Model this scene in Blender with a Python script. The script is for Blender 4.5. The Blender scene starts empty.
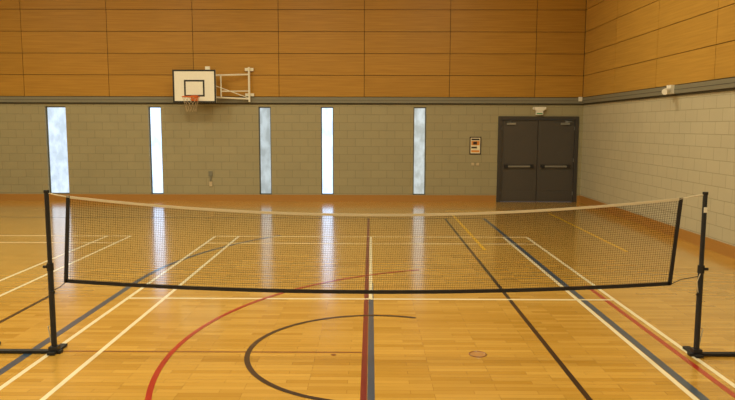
import bpy, math, random
from mathutils import Matrix, Vector
random.seed(4)
scene = bpy.context.scene
scene.view_settings.view_transform = 'Standard'
scene.view_settings.look = 'None'

def lin(c, a=1.0):
    o = []
    for v in c:
        v /= 255.0
        o.append(v/12.92 if v <= 0.04045 else ((v+0.055)/1.055)**2.4)
    return (o[0], o[1], o[2], a)

# ------------------------------------------------------------ materials
def new_mat(name):
    m = bpy.data.materials.new(name); m.use_nodes = True
    nt = m.node_tree
    return m, nt, nt.nodes['Principled BSDF']

def plain(name, col, rough=0.5, metal=0.0, var=0.06, scale=20.0, spec=0.5):
    m, nt, b = new_mat(name)
    tc = nt.nodes.new('ShaderNodeTexCoord')
    n = nt.nodes.new('ShaderNodeTexNoise'); n.inputs['Scale'].default_value = scale
    n.inputs['Detail'].default_value = 3
    nt.links.new(tc.outputs['Object'], n.inputs['Vector'])
    mr = nt.nodes.new('ShaderNodeMapRange')
    mr.inputs['To Min'].default_value = 1-var; mr.inputs['To Max'].default_value = 1+var
    nt.links.new(n.outputs['Fac'], mr.inputs['Value'])
    mul = nt.nodes.new('ShaderNodeVectorMath'); mul.operation = 'SCALE'
    c = lin(col)
    mul.inputs[0].default_value = c[:3]
    nt.links.new(mr.outputs['Result'], mul.inputs['Scale'])
    nt.links.new(mul.outputs['Vector'], b.inputs['Base Color'])
    b.inputs['Roughness'].default_value = rough
    b.inputs['Metallic'].default_value = metal
    b.inputs['Specular IOR Level'].default_value = spec
    return m

def swiz(nt, a, b_):
    tc = nt.nodes.new('ShaderNodeTexCoord')
    s = nt.nodes.new('ShaderNodeSeparateXYZ'); nt.links.new(tc.outputs['Object'], s.inputs[0])
    c = nt.nodes.new('ShaderNodeCombineXYZ')
    nt.links.new(s.outputs[a], c.inputs[0]); nt.links.new(s.outputs[b_], c.inputs[1])
    return c.outputs[0]

def block_mat(name, a, col, col2, mortar):
    m, nt, b = new_mat(name)
    v = swiz(nt, a, 'Z')
    br = nt.nodes.new('ShaderNodeTexBrick')
    br.inputs['Scale'].default_value = 1.0
    br.inputs['Brick Width'].default_value = 0.45
    br.inputs['Row Height'].default_value = 0.225
    br.inputs['Mortar Size'].default_value = 0.008
    br.inputs['Mortar Smooth'].default_value = 0.3
    br.inputs['Color1'].default_value = lin(col); br.inputs['Color2'].default_value = lin(col2)
    br.inputs['Mortar'].default_value = lin(mortar)
    nt.links.new(v, br.inputs['Vector'])
    n = nt.nodes.new('ShaderNodeTexNoise'); n.inputs['Scale'].default_value = 1.2; n.inputs['Detail'].default_value = 6
    nt.links.new(v, n.inputs['Vector'])
    mx = nt.nodes.new('ShaderNodeMix'); mx.data_type = 'RGBA'; mx.blend_type = 'MULTIPLY'
    mx.inputs['Factor'].default_value = 0.16
    nt.links.new(br.outputs['Color'], mx.inputs['A']); nt.links.new(n.outputs['Fac'], mx.inputs['B'])
    nt.links.new(mx.outputs['Result'], b.inputs['Base Color'])
    bp = nt.nodes.new('ShaderNodeBump'); bp.inputs['Strength'].default_value = 0.45; bp.inputs['Distance'].default_value = 0.005
    bp.invert = True
    nt.links.new(br.outputs['Fac'], bp.inputs['Height']); nt.links.new(bp.outputs['Normal'], b.inputs['Normal'])
    b.inputs['Roughness'].default_value = 0.55
    return m

def panel_mat(name, a, ca, cb):
    m, nt, b = new_mat(name)
    v = swiz(nt, a, 'Z')
    mp = nt.nodes.new('ShaderNodeMapping'); mp.inputs['Scale'].default_value = (0.5, 14, 1)
    nt.links.new(v, mp.inputs['Vector'])
    n = nt.nodes.new('ShaderNodeTexNoise'); n.inputs['Scale'].default_value = 2.0; n.inputs['Detail'].default_value = 6
    nt.links.new(mp.outputs[0], n.inputs['Vector'])
    cr = nt.nodes.new('ShaderNodeValToRGB')
    cr.color_ramp.elements[0].position = 0.25; cr.color_ramp.elements[0].color = lin(ca)
    cr.color_ramp.elements[1].position = 0.75; cr.color_ramp.elements[1].color = lin(cb)
    nt.links.new(n.outputs['Fac'], cr.inputs[0])
    at = nt.nodes.new('ShaderNodeAttribute'); at.attribute_name = 'tone'
    mx = nt.nodes.new('ShaderNodeMix'); mx.data_type = 'RGBA'; mx.blend_type = 'MULTIPLY'
    mx.inputs['Factor'].default_value = 1.0
    nt.links.new(cr.outputs[0], mx.inputs['A']); nt.links.new(at.outputs['Color'], mx.inputs['B'])
    nt.links.new(mx.outputs['Result'], b.inputs['Base Color'])
    b.inputs['Roughness'].default_value = 0.45
    b.inputs['Specular IOR Level'].default_value = 0.3
    return m

def coat(b):
    b.inputs['Coat Weight'].default_value = 0.9
    b.inputs['Coat Roughness'].default_value = 0.13
    b.inputs['Coat IOR'].default_value = 1.62

def floor_mat():
    m, nt, b = new_mat('sprung_hardwood_floor')
    tc = nt.nodes.new('ShaderNodeTexCoord')
    br = nt.nodes.new('ShaderNodeTexBrick')
    br.inputs['Scale'].default_value = 1.0
    br.inputs['Brick Width'].default_value = 0.52
    br.inputs['Row Height'].default_value = 0.072
    br.inputs['Mortar Size'].default_value = 0.0012
    br.inputs['Mortar Smooth'].default_value = 0.1
    br.offset = 0.37; br.offset_frequency = 3
    br.inputs['Color1'].default_value = lin((214, 170, 80)); br.inputs['Color2'].default_value = lin((190, 145, 56))
    br.inputs['Mortar'].default_value = lin((142, 98, 34))
    nt.links.new(tc.outputs['Object'], br.inputs['Vector'])
    mp = nt.nodes.new('ShaderNodeMapping'); mp.inputs['Scale'].default_value = (2.0, 30, 1)
    nt.links.new(tc.outputs['Object'], mp.inputs['Vector'])
    n = nt.nodes.new('ShaderNodeTexNoise'); n.inputs['Scale'].default_value = 2.0; n.inputs['Detail'].default_value = 5
    nt.links.new(mp.outputs[0], n.inputs['Vector'])
    n2 = nt.nodes.new('ShaderNodeTexNoise'); n2.inputs['Scale'].default_value = 0.5; n2.inputs['Detail'].default_value = 3
    nt.links.new(tc.outputs['Object'], n2.inputs['Vector'])
    mr = nt.nodes.new('ShaderNodeMapRange'); mr.inputs['To Min'].default_value = 0.86; mr.inputs['To Max'].default_value = 1.08
    nt.links.new(n.outputs['Fac'], mr.inputs['Value'])
    mx = nt.nodes.new('ShaderNodeMix'); mx.data_type = 'RGBA'; mx.blend_type = 'MULTIPLY'; mx.inputs['Factor'].default_value = 1
    nt.links.new(br.outputs['Color'], mx.inputs['A']); nt.links.new(mr.outputs[0], mx.inputs['B'])
    nt.links.new(mx.outputs['Result'], b.inputs['Base Color'])
    mr2 = nt.nodes.new('ShaderNodeMapRange'); mr2.inputs['To Min'].default_value = 0.20; mr2.inputs['To Max'].default_value = 0.30
    nt.links.new(n2.outputs['Fac'], mr2.inputs['Value'])
    nt.links.new(mr2.outputs[0], b.inputs['Roughness'])
    bp = nt.nodes.new('ShaderNodeBump'); bp.inputs['Strength'].default_value = 0.06; bp.inputs['Distance'].default_value = 0.002
    nt.links.new(n.outputs['Fac'], bp.inputs['Height']); nt.links.new(bp.outputs['Normal'], b.inputs['Normal'])
    coat(b)
    return m

def pane_mat(name, c1, c2, strength, seed, dark):
    m, nt, b = new_mat(name)
    v = swiz(nt, 'X', 'Z')
    mp = nt.nodes.new('ShaderNodeMapping'); mp.inputs['Location'].default_value = (seed, seed*2, 0)
    mp.inputs['Scale'].default_value = (3, 1.6, 1)
    nt.links.new(v, mp.inputs['Vector'])
    n = nt.nodes.new('ShaderNodeTexNoise'); n.inputs['Scale'].default_value = 1.6; n.inputs['Detail'].default_value = 5
    nt.links.new(mp.outputs[0], n.inputs['Vector'])
    cr = nt.nodes.new('ShaderNodeValToRGB')
    cr.color_ramp.elements[0].position = dark; cr.color_ramp.elements[0].color = lin(c2)
    cr.color_ramp.elements[1].position = dark+0.25; cr.color_ramp.elements[1].color = lin(c1)
    nt.links.new(n.outputs['Fac'], cr.inputs[0])
    nt.links.new(cr.outputs[0], b.inputs['Emission Color'])
    b.inputs['Emission Strength'].default_value = strength
    b.inputs['Base Color'].default_value = (0.05, 0.06, 0.06, 1)
    b.inputs['Roughness'].default_value = 0.2
    return m

M = {}
M['floor'] = floor_mat()
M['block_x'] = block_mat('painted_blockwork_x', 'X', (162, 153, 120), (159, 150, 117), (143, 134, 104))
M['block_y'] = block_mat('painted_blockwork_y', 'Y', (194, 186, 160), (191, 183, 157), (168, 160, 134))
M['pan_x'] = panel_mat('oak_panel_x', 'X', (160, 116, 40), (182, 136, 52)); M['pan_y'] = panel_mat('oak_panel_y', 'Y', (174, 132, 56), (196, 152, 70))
M['gap'] = plain('panel_gap_dark', (64, 44, 18), 0.9)
M['skirt'] = plain('skirting_wood', (168, 120, 56), 0.4)
M['tray'] = plain('grey_trunking', (122, 119, 103), 0.5)
M['traydark'] = plain('trunking_dark_line', (70, 66, 54), 0.8)  # dark lines along the trunking face and lower edge
M['ceil'] = plain('ceiling_paint', (215, 208, 190), 0.9)
M['door'] = plain('door_grey_laminate', (71, 66, 62), 0.45)
M['doorframe'] = plain('door_frame_paint', (58, 54, 51), 0.5)
M['steel'] = plain('brushed_steel', (150, 150, 148), 0.35, 0.7)
M['frame'] = plain('window_frame_alu', (92, 96, 88), 0.45)
M['white'] = plain('white_plastic', (232, 230, 220), 0.4)
M['whitepaint'] = plain('white_powdercoat', (225, 222, 208), 0.4)
M['black'] = plain('black_line', (22, 20, 20), 0.5)
M['orange'] = plain('orange_rim', (214, 104, 40), 0.4)
M['cord'] = plain('hoop_net_cord', (190, 172, 140), 0.8)
M['post'] = plain('post_dark_blue_steel', (30, 34, 44), 0.35)
M['rubber'] = plain('black_rubber', (24, 24, 26), 0.7)
M['mesh'] = plain('net_twine', (44, 31, 18), 0.9, spec=0.05)
M['tape'] = plain('white_net_tape', (208, 198, 174), 0.7)
M['btape'] = plain('black_net_tape', (28, 26, 30), 0.7)
M['green'] = plain('exit_green', (30, 140, 80), 0.5)
M['poster'] = plain('poster_orange', (215, 140, 60), 0.5)
M['posterw'] = plain('poster_cream', (235, 225, 195), 0.5)
M['posterb'] = plain('poster_dark', (50, 36, 30), 0.5)
def linemat(n, c):
    m = plain('court_paint_'+n, c, 0.28, var=0.05, scale=6)
    coat(m.node_tree.nodes['Principled BSDF']); return m
M['lw'] = linemat('white', (246, 238, 208)); M['lb'] = linemat('blue', (50, 78, 106))
M['lk'] = linemat('black', (32, 26, 28)); M['lr'] = linemat('red', (172, 34, 22))
M['lm'] = linemat('maroon', (116, 26, 40)); M['ly'] = linemat('yellow', (248, 196, 0))
M['ln'] = linemat('brown', (130, 78, 34))

# ------------------------------------------------------------ mesh builder
class MB:
    def __init__(s): s.v=[]; s.f=[]; s.m=[]; s.mats=[]; s.tone=[]; s.use_tone=False
    def mi(s, k):
        if k not in s.mats: s.mats.append(k)
        return s.mats.index(k)
    def add(s, vs, fs, k, tone=1.0):
        o=len(s.v); s.v += [tuple(x) for x in vs]; i=s.mi(k)
        for f in fs:
            s.f.append([o+a for a in f]); s.m.append(i); s.tone.append(tone)
    def box(s, x0,x1,y0,y1,z0,z1,k,tone=1.0):
        vs=[(x0,y0,z0),(x1,y0,z0),(x1,y1,z0),(x0,y1,z0),(x0,y0,z1),(x1,y0,z1),(x1,y1,z1),(x0,y1,z1)]
        s.add(vs,[(0,3,2,1),(4,5,6,7),(0,1,5,4),(1,2,6,5),(2,3,7,6),(3,0,4,7)],k,tone)
    def tube(s, pts, r, k, n=8, cap=True, closed=False):
        pts=[Vector(p) for p in pts]; rings=[]; N=len(pts)
        if not isinstance(r,(list,tuple)): r=[r]*N
        for i,p in enumerate(pts):
            if closed: t=(pts[(i+1)%N]-pts[i-1])
            else: t=(pts[min(i+1,N-1)]-pts[max(i-1,0)])
            t.normalize()
            up=Vector((0,0,1)) if abs(t.z)<0.9 else Vector((0,1,0))
            a=t.cross(up).normalized(); b=t.cross(a).normalized()
            rings.append([p+a*math.cos(2*math.pi*j/n+math.pi/n)*r[i]+b*math.sin(2*math.pi*j/n+math.pi/n)*r[i] for j in range(n)])
        vs=[q for rg in rings for q in rg]; fs=[]
        for i in range(N if closed else N-1):
            i2=(i+1)%N
            for j in range(n):
                fs.append((i*n+j,i*n+(j+1)%n,i2*n+(j+1)%n,i2*n+j))
        if cap and not closed:
            fs.append(tuple(range(n))[::-1]); fs.append(tuple((N-1)*n+j for j in range(n)))
        s.add(vs,fs,k)
    def obj(s, name, parent=None, bevel=0.0, smooth=False):
        me=bpy.data.meshes.new(name); me.from_pydata(s.v,[],s.f)
        for k in s.mats: me.materials.append(M[k])
        me.polygons.foreach_set('material_index', s.m)
        if s.use_tone:
            at=me.color_attributes.new('tone','FLOAT_COLOR','CORNER')
            for p in me.polygons:
                t=s.tone[p.index]
                for li in p.loop_indices: at.data[li].color=(t,t,t,1)
        me.update()
        o=bpy.data.objects.new(name, me); scene.collection.objects.link(o)
        if parent: o.parent=parent
        if smooth:
            for p in me.polygons: p.use_smooth=True
        if bevel:
            md=o.modifiers.new('bevel','BEVEL'); md.width=bevel; md.segments=2; md.limit_method='ANGLE'
        return o
def empty(name, loc=(0,0,0)):
    e=bpy.data.objects.new(name,None); e.empty_display_size=0.2; scene.collection.objects.link(e); return e

# ------------------------------------------------------------ room shell
XL, XR, YF, YB, ZC = -14.0, 6.0, -8.0, 19.0, 7.2
T = 0.3
b=MB(); b.box(XL-T,XR+T,YF-T,YB+T,-0.2,0,'floor'); b.obj('floor')
b=MB(); b.box(XL-T,XR+T,YF-T,YB+T,ZC,ZC+0.2,'ceil'); b.obj('ceiling')

WIN=[(-9.27,-8.68),(-6.33,-5.97),(-3.20,-2.85),(-1.43,-1.07),(1.20,1.56)]
WZ0,WZ1=0.19,2.69
DX0,DX1,DZ=3.64,5.84,2.40
b=MB()
xs=[XL-T]
for w in WIN: xs+= [w[0],w[1]]
xs+=[DX0,DX1,XR+T]
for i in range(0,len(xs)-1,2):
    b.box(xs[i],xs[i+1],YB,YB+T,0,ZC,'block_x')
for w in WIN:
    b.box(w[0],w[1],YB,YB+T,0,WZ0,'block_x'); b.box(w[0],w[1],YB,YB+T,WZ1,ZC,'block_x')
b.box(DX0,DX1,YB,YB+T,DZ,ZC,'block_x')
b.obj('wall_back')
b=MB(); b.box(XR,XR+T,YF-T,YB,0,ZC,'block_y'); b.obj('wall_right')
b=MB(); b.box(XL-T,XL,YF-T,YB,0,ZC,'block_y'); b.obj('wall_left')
b=MB(); b.box(XL,XR,YF-T,YF,0,ZC,'block_x'); b.obj('wall_front')

# windows
pm=[pane_mat('daylight_pane_1',(194,210,226),(166,182,196),1.6,1.3,0.40),
    pane_mat('daylight_pane_2',(176,198,224),(150,172,200),2.7,4.1,0.36),
    pane_mat('daylight_pane_3',(178,190,194),(148,158,160),1.25,7.7,0.38),
    pane_mat('daylight_pane_4',(176,198,224),(150,172,200),2.7,9.2,0.36),
    pane_mat('daylight_pane_5',(192,200,200),(158,164,160),1.3,12.9,0.40)]
for i,w in enumerate(WIN):
    M['pane%d'%i]=pm[i]
    b=MB(); f=0.028; y=YB+0.10
    b.box(w[0],w[0]+f,y-0.03,y+0.03,WZ0,WZ1,'frame'); b.box(w[1]-f,w[1],y-0.03,y+0.03,WZ0,WZ1,'frame')
    b.box(w[0]+f,w[1]-f,y-0.03,y+0.03,WZ0,WZ0+f,'frame'); b.box(w[0]+f,w[1]-f,y-0.03,y+0.03,WZ1-f,WZ1,'frame')
    b.box(w[0]+f,w[1]-f,y,y+0.012,WZ0+f,WZ1-f,'pane%d'%i)
    b.obj('window_%d'%(i+1))

# baseboards
b=MB(); px=XL
b.box(XL,DX0-0.06,YB-0.025,YB,0,0.19,'skirt'); b.obj('baseboard_back')
b=MB(); b.box(DX1+0.06,XR-0.025,YB-0.025,YB,0,0.19,'skirt'); b.obj('baseboard_back_corner')
b=MB(); b.box(XR-0.025,XR,YF,YB,0,0.2,'skirt'); b.obj('baseboard_right')
b=MB(); b.box(XL,XL+0.025,YF,YB,0,0.2,'skirt'); b.obj('baseboard_left')

# trunking band (trim)
b=MB(); b.box(XL,XR,YB-0.07,YB,2.80,2.96,'tray'); b.box(XL,XR,YB-0.075,YB,2.872,2.88,'traydark'); b.box(XL,XR,YB-0.03,YB,2.76,2.80,'traydark')
b.obj('trim_1')
b=MB(); b.box(XR-0.07,XR,YF,YB-0.07,2.80,2.96,'tray'); b.box(XR-0.075,XR,YF,YB-0.07,2.872,2.88,'traydark'); b.box(XR-0.03,XR,YF,YB-0.07,2.76,2.80,'traydark')
b.obj('trim_2')

# wood panelling
PW,PH,G=2.4,0.6,0.014
def tones(): return random.uniform(0.95,1.04)
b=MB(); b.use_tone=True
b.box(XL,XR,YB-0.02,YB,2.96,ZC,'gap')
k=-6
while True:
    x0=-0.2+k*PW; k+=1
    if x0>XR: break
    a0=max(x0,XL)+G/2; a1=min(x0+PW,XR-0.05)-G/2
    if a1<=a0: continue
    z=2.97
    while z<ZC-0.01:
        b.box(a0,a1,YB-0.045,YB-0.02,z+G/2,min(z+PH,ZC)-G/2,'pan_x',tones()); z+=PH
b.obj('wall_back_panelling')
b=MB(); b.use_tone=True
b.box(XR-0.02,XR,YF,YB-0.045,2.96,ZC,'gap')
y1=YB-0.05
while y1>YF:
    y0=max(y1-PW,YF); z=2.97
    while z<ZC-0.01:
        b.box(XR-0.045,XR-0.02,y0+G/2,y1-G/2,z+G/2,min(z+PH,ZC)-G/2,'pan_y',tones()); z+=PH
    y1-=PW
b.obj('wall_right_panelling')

# ------------------------------------------------------------ doors
def door_leaf(name,x0,x1,hinge):
    b=MB(); y0,y1=YB+0.03,YB+0.08
    b.box(x0,x1,y0,y1,0.006,DZ-0.052,'door')
    for (za,zb) in ((0.08,0.30),(0.34,1.0),(1.08,2.28)):
        b.box(x0+0.07,x1-0.07,y0-0.006,y0,za,zb,'door')
    b.box(x0+0.12,x1-0.12,y0-0.075,y0-0.045,1.0,1.045,'steel')
    b.box(x0+0.10,x0+0.20,y0-0.08,y0,0.975,1.07,'rubber'); b.box(x1-0.20,x1-0.10,y0-0.08,y0,0.975,1.07,'rubber')
    cx=x0+0.15 if hinge<0 else x1-0.40
    b.box(cx,cx+0.25,y0-0.05,y0,2.20,2.26,'steel')
    b.tube([(cx+0.12,y0-0.04,2.27),(cx+0.12-0.2*hinge*-1,y0-0.10,2.29),(cx+0.12,y0-0.02,2.31)],0.008,'steel',6)
    for z in (0.25,1.2,2.1):
        hx=x0 if hinge<0 else x1
        b.tube([(hx,y0-0.01,z-0.05),(hx,y0-0.01,z+0.05)],0.012,'steel',8)
    if hinge<0: b.box(x1-0.03,x1+0.035,y1,y1+0.012,0.006,DZ-0.06,'rubber')  # astragal strip added behind the leaves to block the light gap
    b.obj(name,bevel=0.002)
mid=(DX0+DX1)/2
door_leaf('door_1',DX0+0.062,mid-0.008,-1); door_leaf('door_2',mid+0.008,DX1-0.062,1)
b=MB(); 
b.box(DX0-0.04,DX0+0.06,YB-0.03,YB+0.12,0,DZ+0.04,'doorframe'); b.box(DX1-0.06,DX1+0.04,YB-0.03,YB+0.12,0,DZ+0.04,'doorframe')
b.box(DX0+0.06,DX1-0.06,YB-0.03,YB+0.12,DZ-0.05,DZ+0.04,'doorframe'); b.obj('trim_3',bevel=0.003)

# emergency light above door
b=MB(); x=4.74; yb=YB-0.005
b.box(x-0.13,x+0.13,yb-0.12,yb,2.60,2.70,'white'); b.box(x-0.10,x+0.10,yb-0.10,yb-0.02,2.48,2.60,'white')
b.box(x-0.08,x+0.08,yb-0.105,yb-0.10,2.50,2.53,'green')
b.tube([(x-0.18,yb-0.1,2.66),(x-0.13,yb-0.08,2.66)],0.04,'white',10); b.tube([(x+0.13,yb-0.08,2.66),(x+0.18,yb-0.1,2.66)],0.04,'white',10)
b.obj('emergency_exit_light',bevel=0.006)

# poster
b=MB(); x0,x1,z0,z1=2.80,3.13,1.36,1.86; y=YB
b.box(x0,x1,y-0.015,y,z0,z1,'posterb'); b.box(x0+0.03,x1-0.03,y-0.018,y-0.015,z0+0.03,z1-0.03,'posterw')
b.box(x0+0.05,x1-0.05,y-0.020,y-0.018,z0+0.26,z1-0.12,'poster'); b.box(x0+0.05,x1-0.05,y-0.020,y-0.018,z1-0.10,z1-0.05,'posterb')
b.box(x0+0.05,x1-0.12,y-0.020,y-0.018,z0+0.17,z0+0.22,'posterb'); b.box(x0+0.05,x1-0.05,y-0.020,y-0.018,z0+0.06,z0+0.12,'poster')
b.box(x0+0.10,x1-0.12,y-0.022,y-0.020,z0+0.28,z0+0.36,'posterb')
b.obj('framed_poster')
b=MB(); 
for dx in (2.86,3.0): b.box(dx,dx+0.08,YB-0.02,YB,1.04,1.12,'cord')
b.obj('light_switch',bevel=0.004)
b=MB(); b.box(-4.64,-4.55,YB-0.03,YB,0.42,0.56,'cord'); b.box(-4.62,-4.57,YB-0.03,YB,0.58,0.70,'tray'); b.box(-4.65,-4.54,YB-0.03,YB,0.72,0.86,'tray')
b.obj('wall_socket',bevel=0.004)
b=MB(); b.box(XR-0.15,XR-0.07,13.2,13.38,2.80,2.97,'white'); b.tube([(XR-0.14,13.26,2.88),(XR-0.28,13.16,2.83)],[0.055,0.06],'white',12)
b.obj('wall_camera',bevel=0.004)
b=MB(); b.box(5.82,5.92,YB-0.13,YB-0.07,2.86,2.98,'white'); b.obj('motion_sensor',bevel=0.01)

# ------------------------------------------------------------ basketball hoop
hoop=empty('basketball_hoop')
bx,bz,by=-4.83,3.225,18.35
hw,hh=0.59,0.445
b=MB(); b.box(bx-hw,bx+hw,by,by+0.03,bz-hh,bz+hh,'white')
def rectline(b,x0,x1,z0,z1,t,y,k):
    b.box(x0,x1,y-0.004,y,z1-t,z1,k); b.box(x0,x1,y-0.004,y,z0,z0+t,k)
    b.box(x0,x0+t,y-0.004,y,z0+t,z1-t,k); b.box(x1-t,x1,y-0.004,y,z0+t,z1-t,k)
rectline(b,bx-hw,bx+hw,bz-hh,bz+hh,0.045,by,'black')
rectline(b,bx-0.28,bx+0.28,bz-0.28,bz+0.17,0.045,by,'black')
b.obj('backboard',hoop)
b=MB(); rz=bz-0.30; ry=by-0.15-0.225
pts=[(bx+0.225*math.cos(a),ry+0.225*math.sin(a),rz) for a in [2*math.pi*i/32 for i in range(32)]]
b.tube(pts,0.014,'orange',8,closed=True)
b.box(bx-0.10,bx+0.10,by-0.02,by-0.004,rz-0.10,rz+0.05,'orange')
b.tube([(bx-0.08,by-0.01,rz),(bx-0.1,by-0.18,rz)],0.012,'orange'); b.tube([(bx+0.08,by-0.01,rz),(bx+0.1,by-0.18,rz)],0.012,'orange')
b.tube([(bx,by-0.01,rz-0.09),(bx,by-0.15,rz)],0.010,'orange')
b.obj('rim',hoop,smooth=False)
b=MB()
N=12
prof=[(0.225,0),(0.20,-0.1),(0.165,-0.2),(0.14,-0.3),(0.135,-0.4)]
for j in range(N):
    for sgn in (1,-1):
        pts=[(bx+r*math.cos(2*math.pi*(j+sgn*0.5*i)/N),ry+r*math.sin(2*math.pi*(j+sgn*0.5*i)/N),rz+z) for i,(r,z) in enumerate(prof)]
        b.tube(pts,0.0035,'cord',4)
b.obj('hoop_net',hoop)
b=MB()
wx=-3.42
b.tube([(wx,YB-0.16,2.82),(wx,YB-0.16,3.78)],0.03,'whitepaint',10)
for z in (3.02,3.72):
    b.box(wx-0.12,wx+0.12,YB-0.13,YB-0.046,z-0.04,z+0.04,'whitepaint')
    b.tube([(wx-0.02,YB-0.16,z),(wx,YB-0.05,z)],0.02,'whitepaint')
yy=by+0.10
b.tube([(bx-0.4,yy,3.50),(wx,YB-0.16,3.58)],0.024,'whitepaint'); b.tube([(bx-0.4,yy,2.98),(wx,YB-0.16,2.90)],0.024,'whitepaint')
b.tube([(bx-0.4,yy,2.95),(bx-0.4,yy,3.53)],0.024,'whitepaint'); b.tube([(bx+0.4,yy,2.9),(bx+0.4,yy,3.6)],0.024,'whitepaint')
b.tube([(bx+0.68,yy+0.12,2.95),(bx+0.68,yy+0.12,3.56)],0.02,'whitepaint')
b.tube([(bx+0.68,yy+0.12,3.10),(wx,YB-0.16,3.12)],0.018,'whitepaint'); b.tube([(bx+0.4,yy,3.30),(wx,YB-0.16,2.92)],0.012,'whitepaint')
for xx in (bx-0.4,bx+0.4):
    for z in (3.0,3.5): b.tube([(xx,by+0.03,z),(xx,yy,z)],0.02,'whitepaint')
b.box(bx+0.30,bx+0.42,by+0.03,by+0.1,bz+hh-0.02,bz+hh+0.09,'whitepaint')
b.obj('swing_arm_bracket',hoop)

# ------------------------------------------------------------ court markings
b=MB()
def strip(x0,x1,y0,y1,k,h):
    b.box(x0,x1,y0,y1,0.0002,h,k)
def vl(x,y0,y1,k,h,w=0.05): strip(x-w/2,x+w/2,y0,y1,k,h)
def hl(y,x0,x1,k,h,w=0.05): strip(x0,x1,y-w/2,y+w/2,k,h)
def arc(cx,cy,r,a0,a1,k,h,w=0.05,n=72):
    vs=[];fs=[]
    for i in range(n+1):
        a=math.radians(a0+(a1-a0)*i/n)
        for rr in (r-w/2,r+w/2): vs.append((cx+rr*math.cos(a),cy+rr*math.sin(a),h))
    for i in range(n): fs.append((2*i,2*i+1,2*i+3,2*i+2))
    b.add(vs,fs,k)
NY=6.17
def badminton(cx, net, w=0.04):
    for s_ in (-1,1):
        vl(cx+s_*3.05,net-6.7,net+6.7,'lw',0.0024,w); vl(cx+s_*2.59,net-6.7,net+6.7,'lw',0.0024,w)
        hl(net+s_*1.98,cx-3.05,cx+3.05,'lw',0.0025,w)
        hl(net+s_*6.7,cx-3.05,cx+3.05,'lw',0.0025,w*0.8); hl(net+s_*5.94,cx-3.05,cx+3.05,'lw',0.0025,w*0.8)
        vl(cx,min(net+s_*1.98,net+s_*6.7),max(net+s_*1.98,net+s_*6.7),'lw',0.0026,w)
badminton(0.0,NY,0.045); badminton(-7.76,NY,0.045)
vl(-0.055,-6,15.4,'lm',0.0020,0.052); vl(0.005,-6,9.0,'lb',0.0019,0.06)
vl(1.74,-6,15.5,'lk',0.0021); vl(2.66,-6,15.5,'lb',0.0018,0.075)
vl(2.94,-6,8.9,'lr',0.0017,0.055); vl(-3.25,-6,9.0,'lb',0.0016,0.08)
vl(4.45,11.4,16.5,'ly',0.0015,0.06); vl(2.0,11.5,16.5,'ly',0.0015,0.06); hl(16.9,1.9,4.6,'ly',0.0014)
vl(-4.08,3,8.4,'lk',0.0015)
hl(6.17,-3.0,-0.08,'ln',0.0012,0.03)  # thin brown strip on the floor below the net, left half
hl(15.5,-9,2.7,'lk',0.0013)
arc(0.05,6.2,1.22,68,275,'lk',0.0031)
arc(2.1,6.1,4.0,110,200,'lr',0.0028)
arc(3.0,9.0,6.25,140,180,'lb',0.0014,0.07)
b.obj('court_line_markings')
for (x,y) in ((1.02,6.13),(-0.35,6.1)):
    b=MB()
    if x>0:
        pts=[(x+0.080*math.cos(2*math.pi*i/24),y+0.080*math.sin(2*math.pi*i/24),0.001) for i in range(24)]
        b.tube(pts,0.007,'ln',6,closed=True)
        b.tube([(x,y,0.0003),(x,y,0.002)],0.076,'skirt',24)
    else:
        b.tube([(x,y,0.0003),(x,y,0.003)],0.025,'ln',16)
    b.obj('floor_socket')

# ------------------------------------------------------------ badminton net
net=empty('badminton_net')
XPL,XPR=-3.01,3.085
def ztop(x):
    t=(x-0.03)/3.05; return 1.335+0.185*t*t
def zbot(x):
    t=(x-0.0)/2.85; return 0.605+0.095*t*t
NYP=6.12
def xl(z): return -2.87+ (z-0.70)/(1.48-0.70)*0.06
def xr(z): return 2.80+ (z-0.70)/(1.48-0.70)*0.065
b=MB()
nh=36; nv=270; r=0.0012; seg=30
def P(u,v):
    zl=zbot(-2.86)+(ztop(-2.82)-zbot(-2.86))*v
    x=xl(zl)+(xr(zl)-xl(zl))*u
    z=zbot(x)+(ztop(x)-zbot(x))*v
    y=NYP+0.02*math.sin(u*9)*math.sin(v*math.pi)
    return (x,y,z)
for j in range(nh+1):
    b.tube([P(i/seg,j/nh) for i in range(seg+1)],r,'mesh',4,cap=False)
for i in range(nv+1):
    b.tube([P(i/nv,j/4) for j in range(5)],r,'mesh',4,cap=False)
b.obj('mesh',net)
def band(pts,w,t,k,b):
    vs=[];fs=[]
    for (x,y,z) in pts:
        vs+=[(x,y-t,z-w/2),(x,y-t,z+w/2),(x,y+t,z+w/2),(x,y+t,z-w/2)]
    for i in range(len(pts)-1):
        o=4*i
        for q in range(4):
            fs.append((o+q,o+(q+1)%4,o+4+(q+1)%4,o+4+q))
    fs.append((0,1,2,3)); fs.append(tuple(4*(len(pts)-1)+q for q in (3,2,1,0)))
    b.add(vs,fs,k)
b=MB(); n=60
band([(-2.82+(5.68)*i/n,NYP,ztop(-2.82+5.68*i/n)) for i in range(n+1)],0.022,0.004,'tape',b)
b.obj('top_tape',net)
b=MB()
band([(-2.87+5.67*i/n,NYP,zbot(-2.87+5.67*i/n)) for i in range(n+1)],0.034,0.005,'btape',b)
for (xa,za,xb,zb_) in ((-2.81,ztop(-2.81)+0.01,-2.87,zbot(-2.87)-0.015),(2.865,ztop(2.865)+0.01,2.80,zbot(2.8)-0.015)):
    vs=[(xa-0.017,NYP-0.005,za),(xa+0.017,NYP-0.005,za),(xb+0.017,NYP-0.005,zb_),(xb-0.017,NYP-0.005,zb_),
        (xa-0.017,NYP+0.005,za),(xa+0.017,NYP+0.005,za),(xb+0.017,NYP+0.005,zb_),(xb-0.017,NYP+0.005,zb_)]
    b.add(vs,[(0,1,2,3),(7,6,5,4),(0,4,5,1),(1,5,6,2),(2,6,7,3),(3,7,4,0)],'btape')
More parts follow.
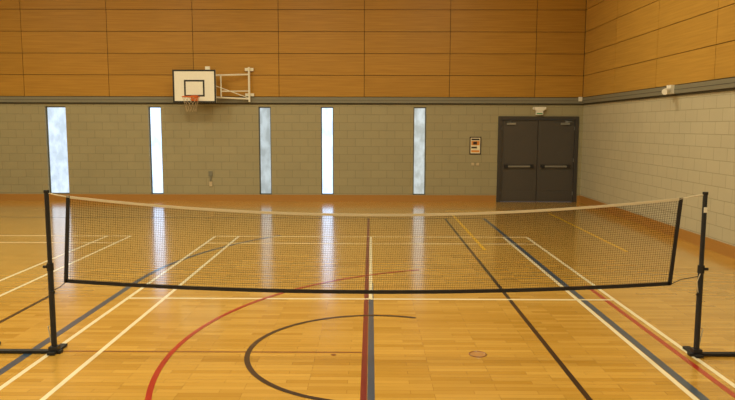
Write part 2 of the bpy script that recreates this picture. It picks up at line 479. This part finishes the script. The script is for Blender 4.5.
b.obj('edge_tape',net)
b=MB()
b.tube([(XPL,NYP,1.535),(-2.9,NYP,1.51),(-2.8,NYP,ztop(-2.8))],0.006,'tape',6)
b.tube([(XPR,NYP,1.535),(2.98,NYP,1.52),(2.85,NYP,ztop(2.85))],0.006,'tape',6)
b.tube([(XPL,NYP-0.03,0.60),(-2.93,NYP,0.64),(-2.87,NYP,0.69)],0.004,'btape',6)
b.tube([(XPR,NYP-0.03,0.78),(2.9,NYP,0.735),(2.81,NYP,0.69)],0.004,'btape',6)
b.tube([(XPR-0.02,NYP-0.03,0.80),(XPR-0.045,NYP-0.03,0.72),(XPR-0.03,NYP-0.03,0.62)],0.004,'tape',6)
b.obj('tie_cord',net)
for nm,xp,s_ in (('post_left',XPL,-1),('post_right',XPR,1)):
    b=MB()
    b.tube([(xp,NYP,0.03),(xp,NYP,0.85)],0.026,'post',16); b.tube([(xp,NYP,0.83),(xp,NYP,1.545)],0.021,'post',16)
    b.tube([(xp,NYP,0.80),(xp,NYP,0.87)],0.031,'rubber',16); b.tube([(xp,NYP,1.535),(xp,NYP,1.56)],0.025,'rubber',16)
    b.tube([(xp-s_*-0.02,NYP-0.02,0.84),(xp+s_*0.055,NYP-0.02,0.84)],0.014,'rubber',10)
    b.tube([(xp-s_*0.02,NYP-0.02,0.60),(xp-s_*0.04,NYP-0.03,0.60)],0.012,'rubber',10)
    xa,xb=sorted((xp-s_*0.07,xp+s_*0.85))
    b.box(xa,xb,NYP-0.03,NYP+0.03,0.004,0.03,'rubber')
    b.box(xp-0.035,xp+0.035,NYP-0.08,NYP+0.2,0.004,0.028,'rubber')
    b.box(xp-0.04,xp+0.04,NYP-0.04,NYP+0.04,0.03,0.07,'post')
    b.box(min(xp+s_*0.65,xp+s_*0.72),max(xp+s_*0.65,xp+s_*0.72),NYP-0.25,NYP+0.25,0.0,0.028,'rubber')
    b.tube([(xp+s_*0.02,NYP,0.28),(xp+s_*0.05,NYP,0.26),(xp+s_*0.025,NYP,0.1)],0.006,'tape',6)
    if s_>0: b.box(xp-0.016,xp+0.016,NYP-0.024,NYP-0.018,1.37,1.42,'white')
    b.obj(nm,net,bevel=0.002)

# ------------------------------------------------------------ ceiling lights
def area(name,x,y,z,sx,sy,power,col,rot=(0,0,0)):
    l=bpy.data.lights.new(name,'AREA'); l.shape='RECTANGLE'; l.size=sx; l.size_y=sy; l.energy=power; l.color=col
    o=bpy.data.objects.new(name,l); o.location=(x,y,z); o.rotation_euler=rot; return o
PWR={-5:105,1:125,7:150,13:165}
for ix,x in enumerate((-11,-6.6,-2.2,2.2)):
    for iy,y in enumerate((-5,1,7,13)):
        fx=MB(); fx.box(x-0.35,x+0.35,y-0.9,y+0.9,ZC-0.12,ZC-0.02,'white')
        fx.tube([(x,y-0.6,ZC-0.02),(x,y-0.6,ZC)],0.02,'steel'); fx.tube([(x,y+0.6,ZC-0.02),(x,y+0.6,ZC)],0.02,'steel')
        f=fx.obj('ceiling_light')
        a=area('lamp',x,y,ZC-0.14,0.6,1.7,PWR[y],(1.0,0.92,0.64)); scene.collection.objects.link(a); a.parent=f

w=bpy.data.worlds.new('World'); scene.world=w; w.use_nodes=True
nt=w.node_tree; bg=nt.nodes['Background']
sky=nt.nodes.new('ShaderNodeTexSky'); sky.sky_type='HOSEK_WILKIE'
nt.links.new(sky.outputs[0],bg.inputs['Color']); bg.inputs['Strength'].default_value=0.8

# ------------------------------------------------------------ camera
cam=bpy.data.cameras.new('camera'); co=bpy.data.objects.new('camera',cam); scene.collection.objects.link(co)
cam.sensor_width=36; cam.lens=665/735*36; cam.clip_end=200
Rm=Matrix.Rotation(math.radians(0.30),4,'Z')@Matrix.Rotation(math.radians(90-6.35),4,'X')@Matrix.Rotation(math.radians(0.14),4,'Z')
co.matrix_world=Matrix.Translation((0,0,2.157))@Rm
scene.camera=co
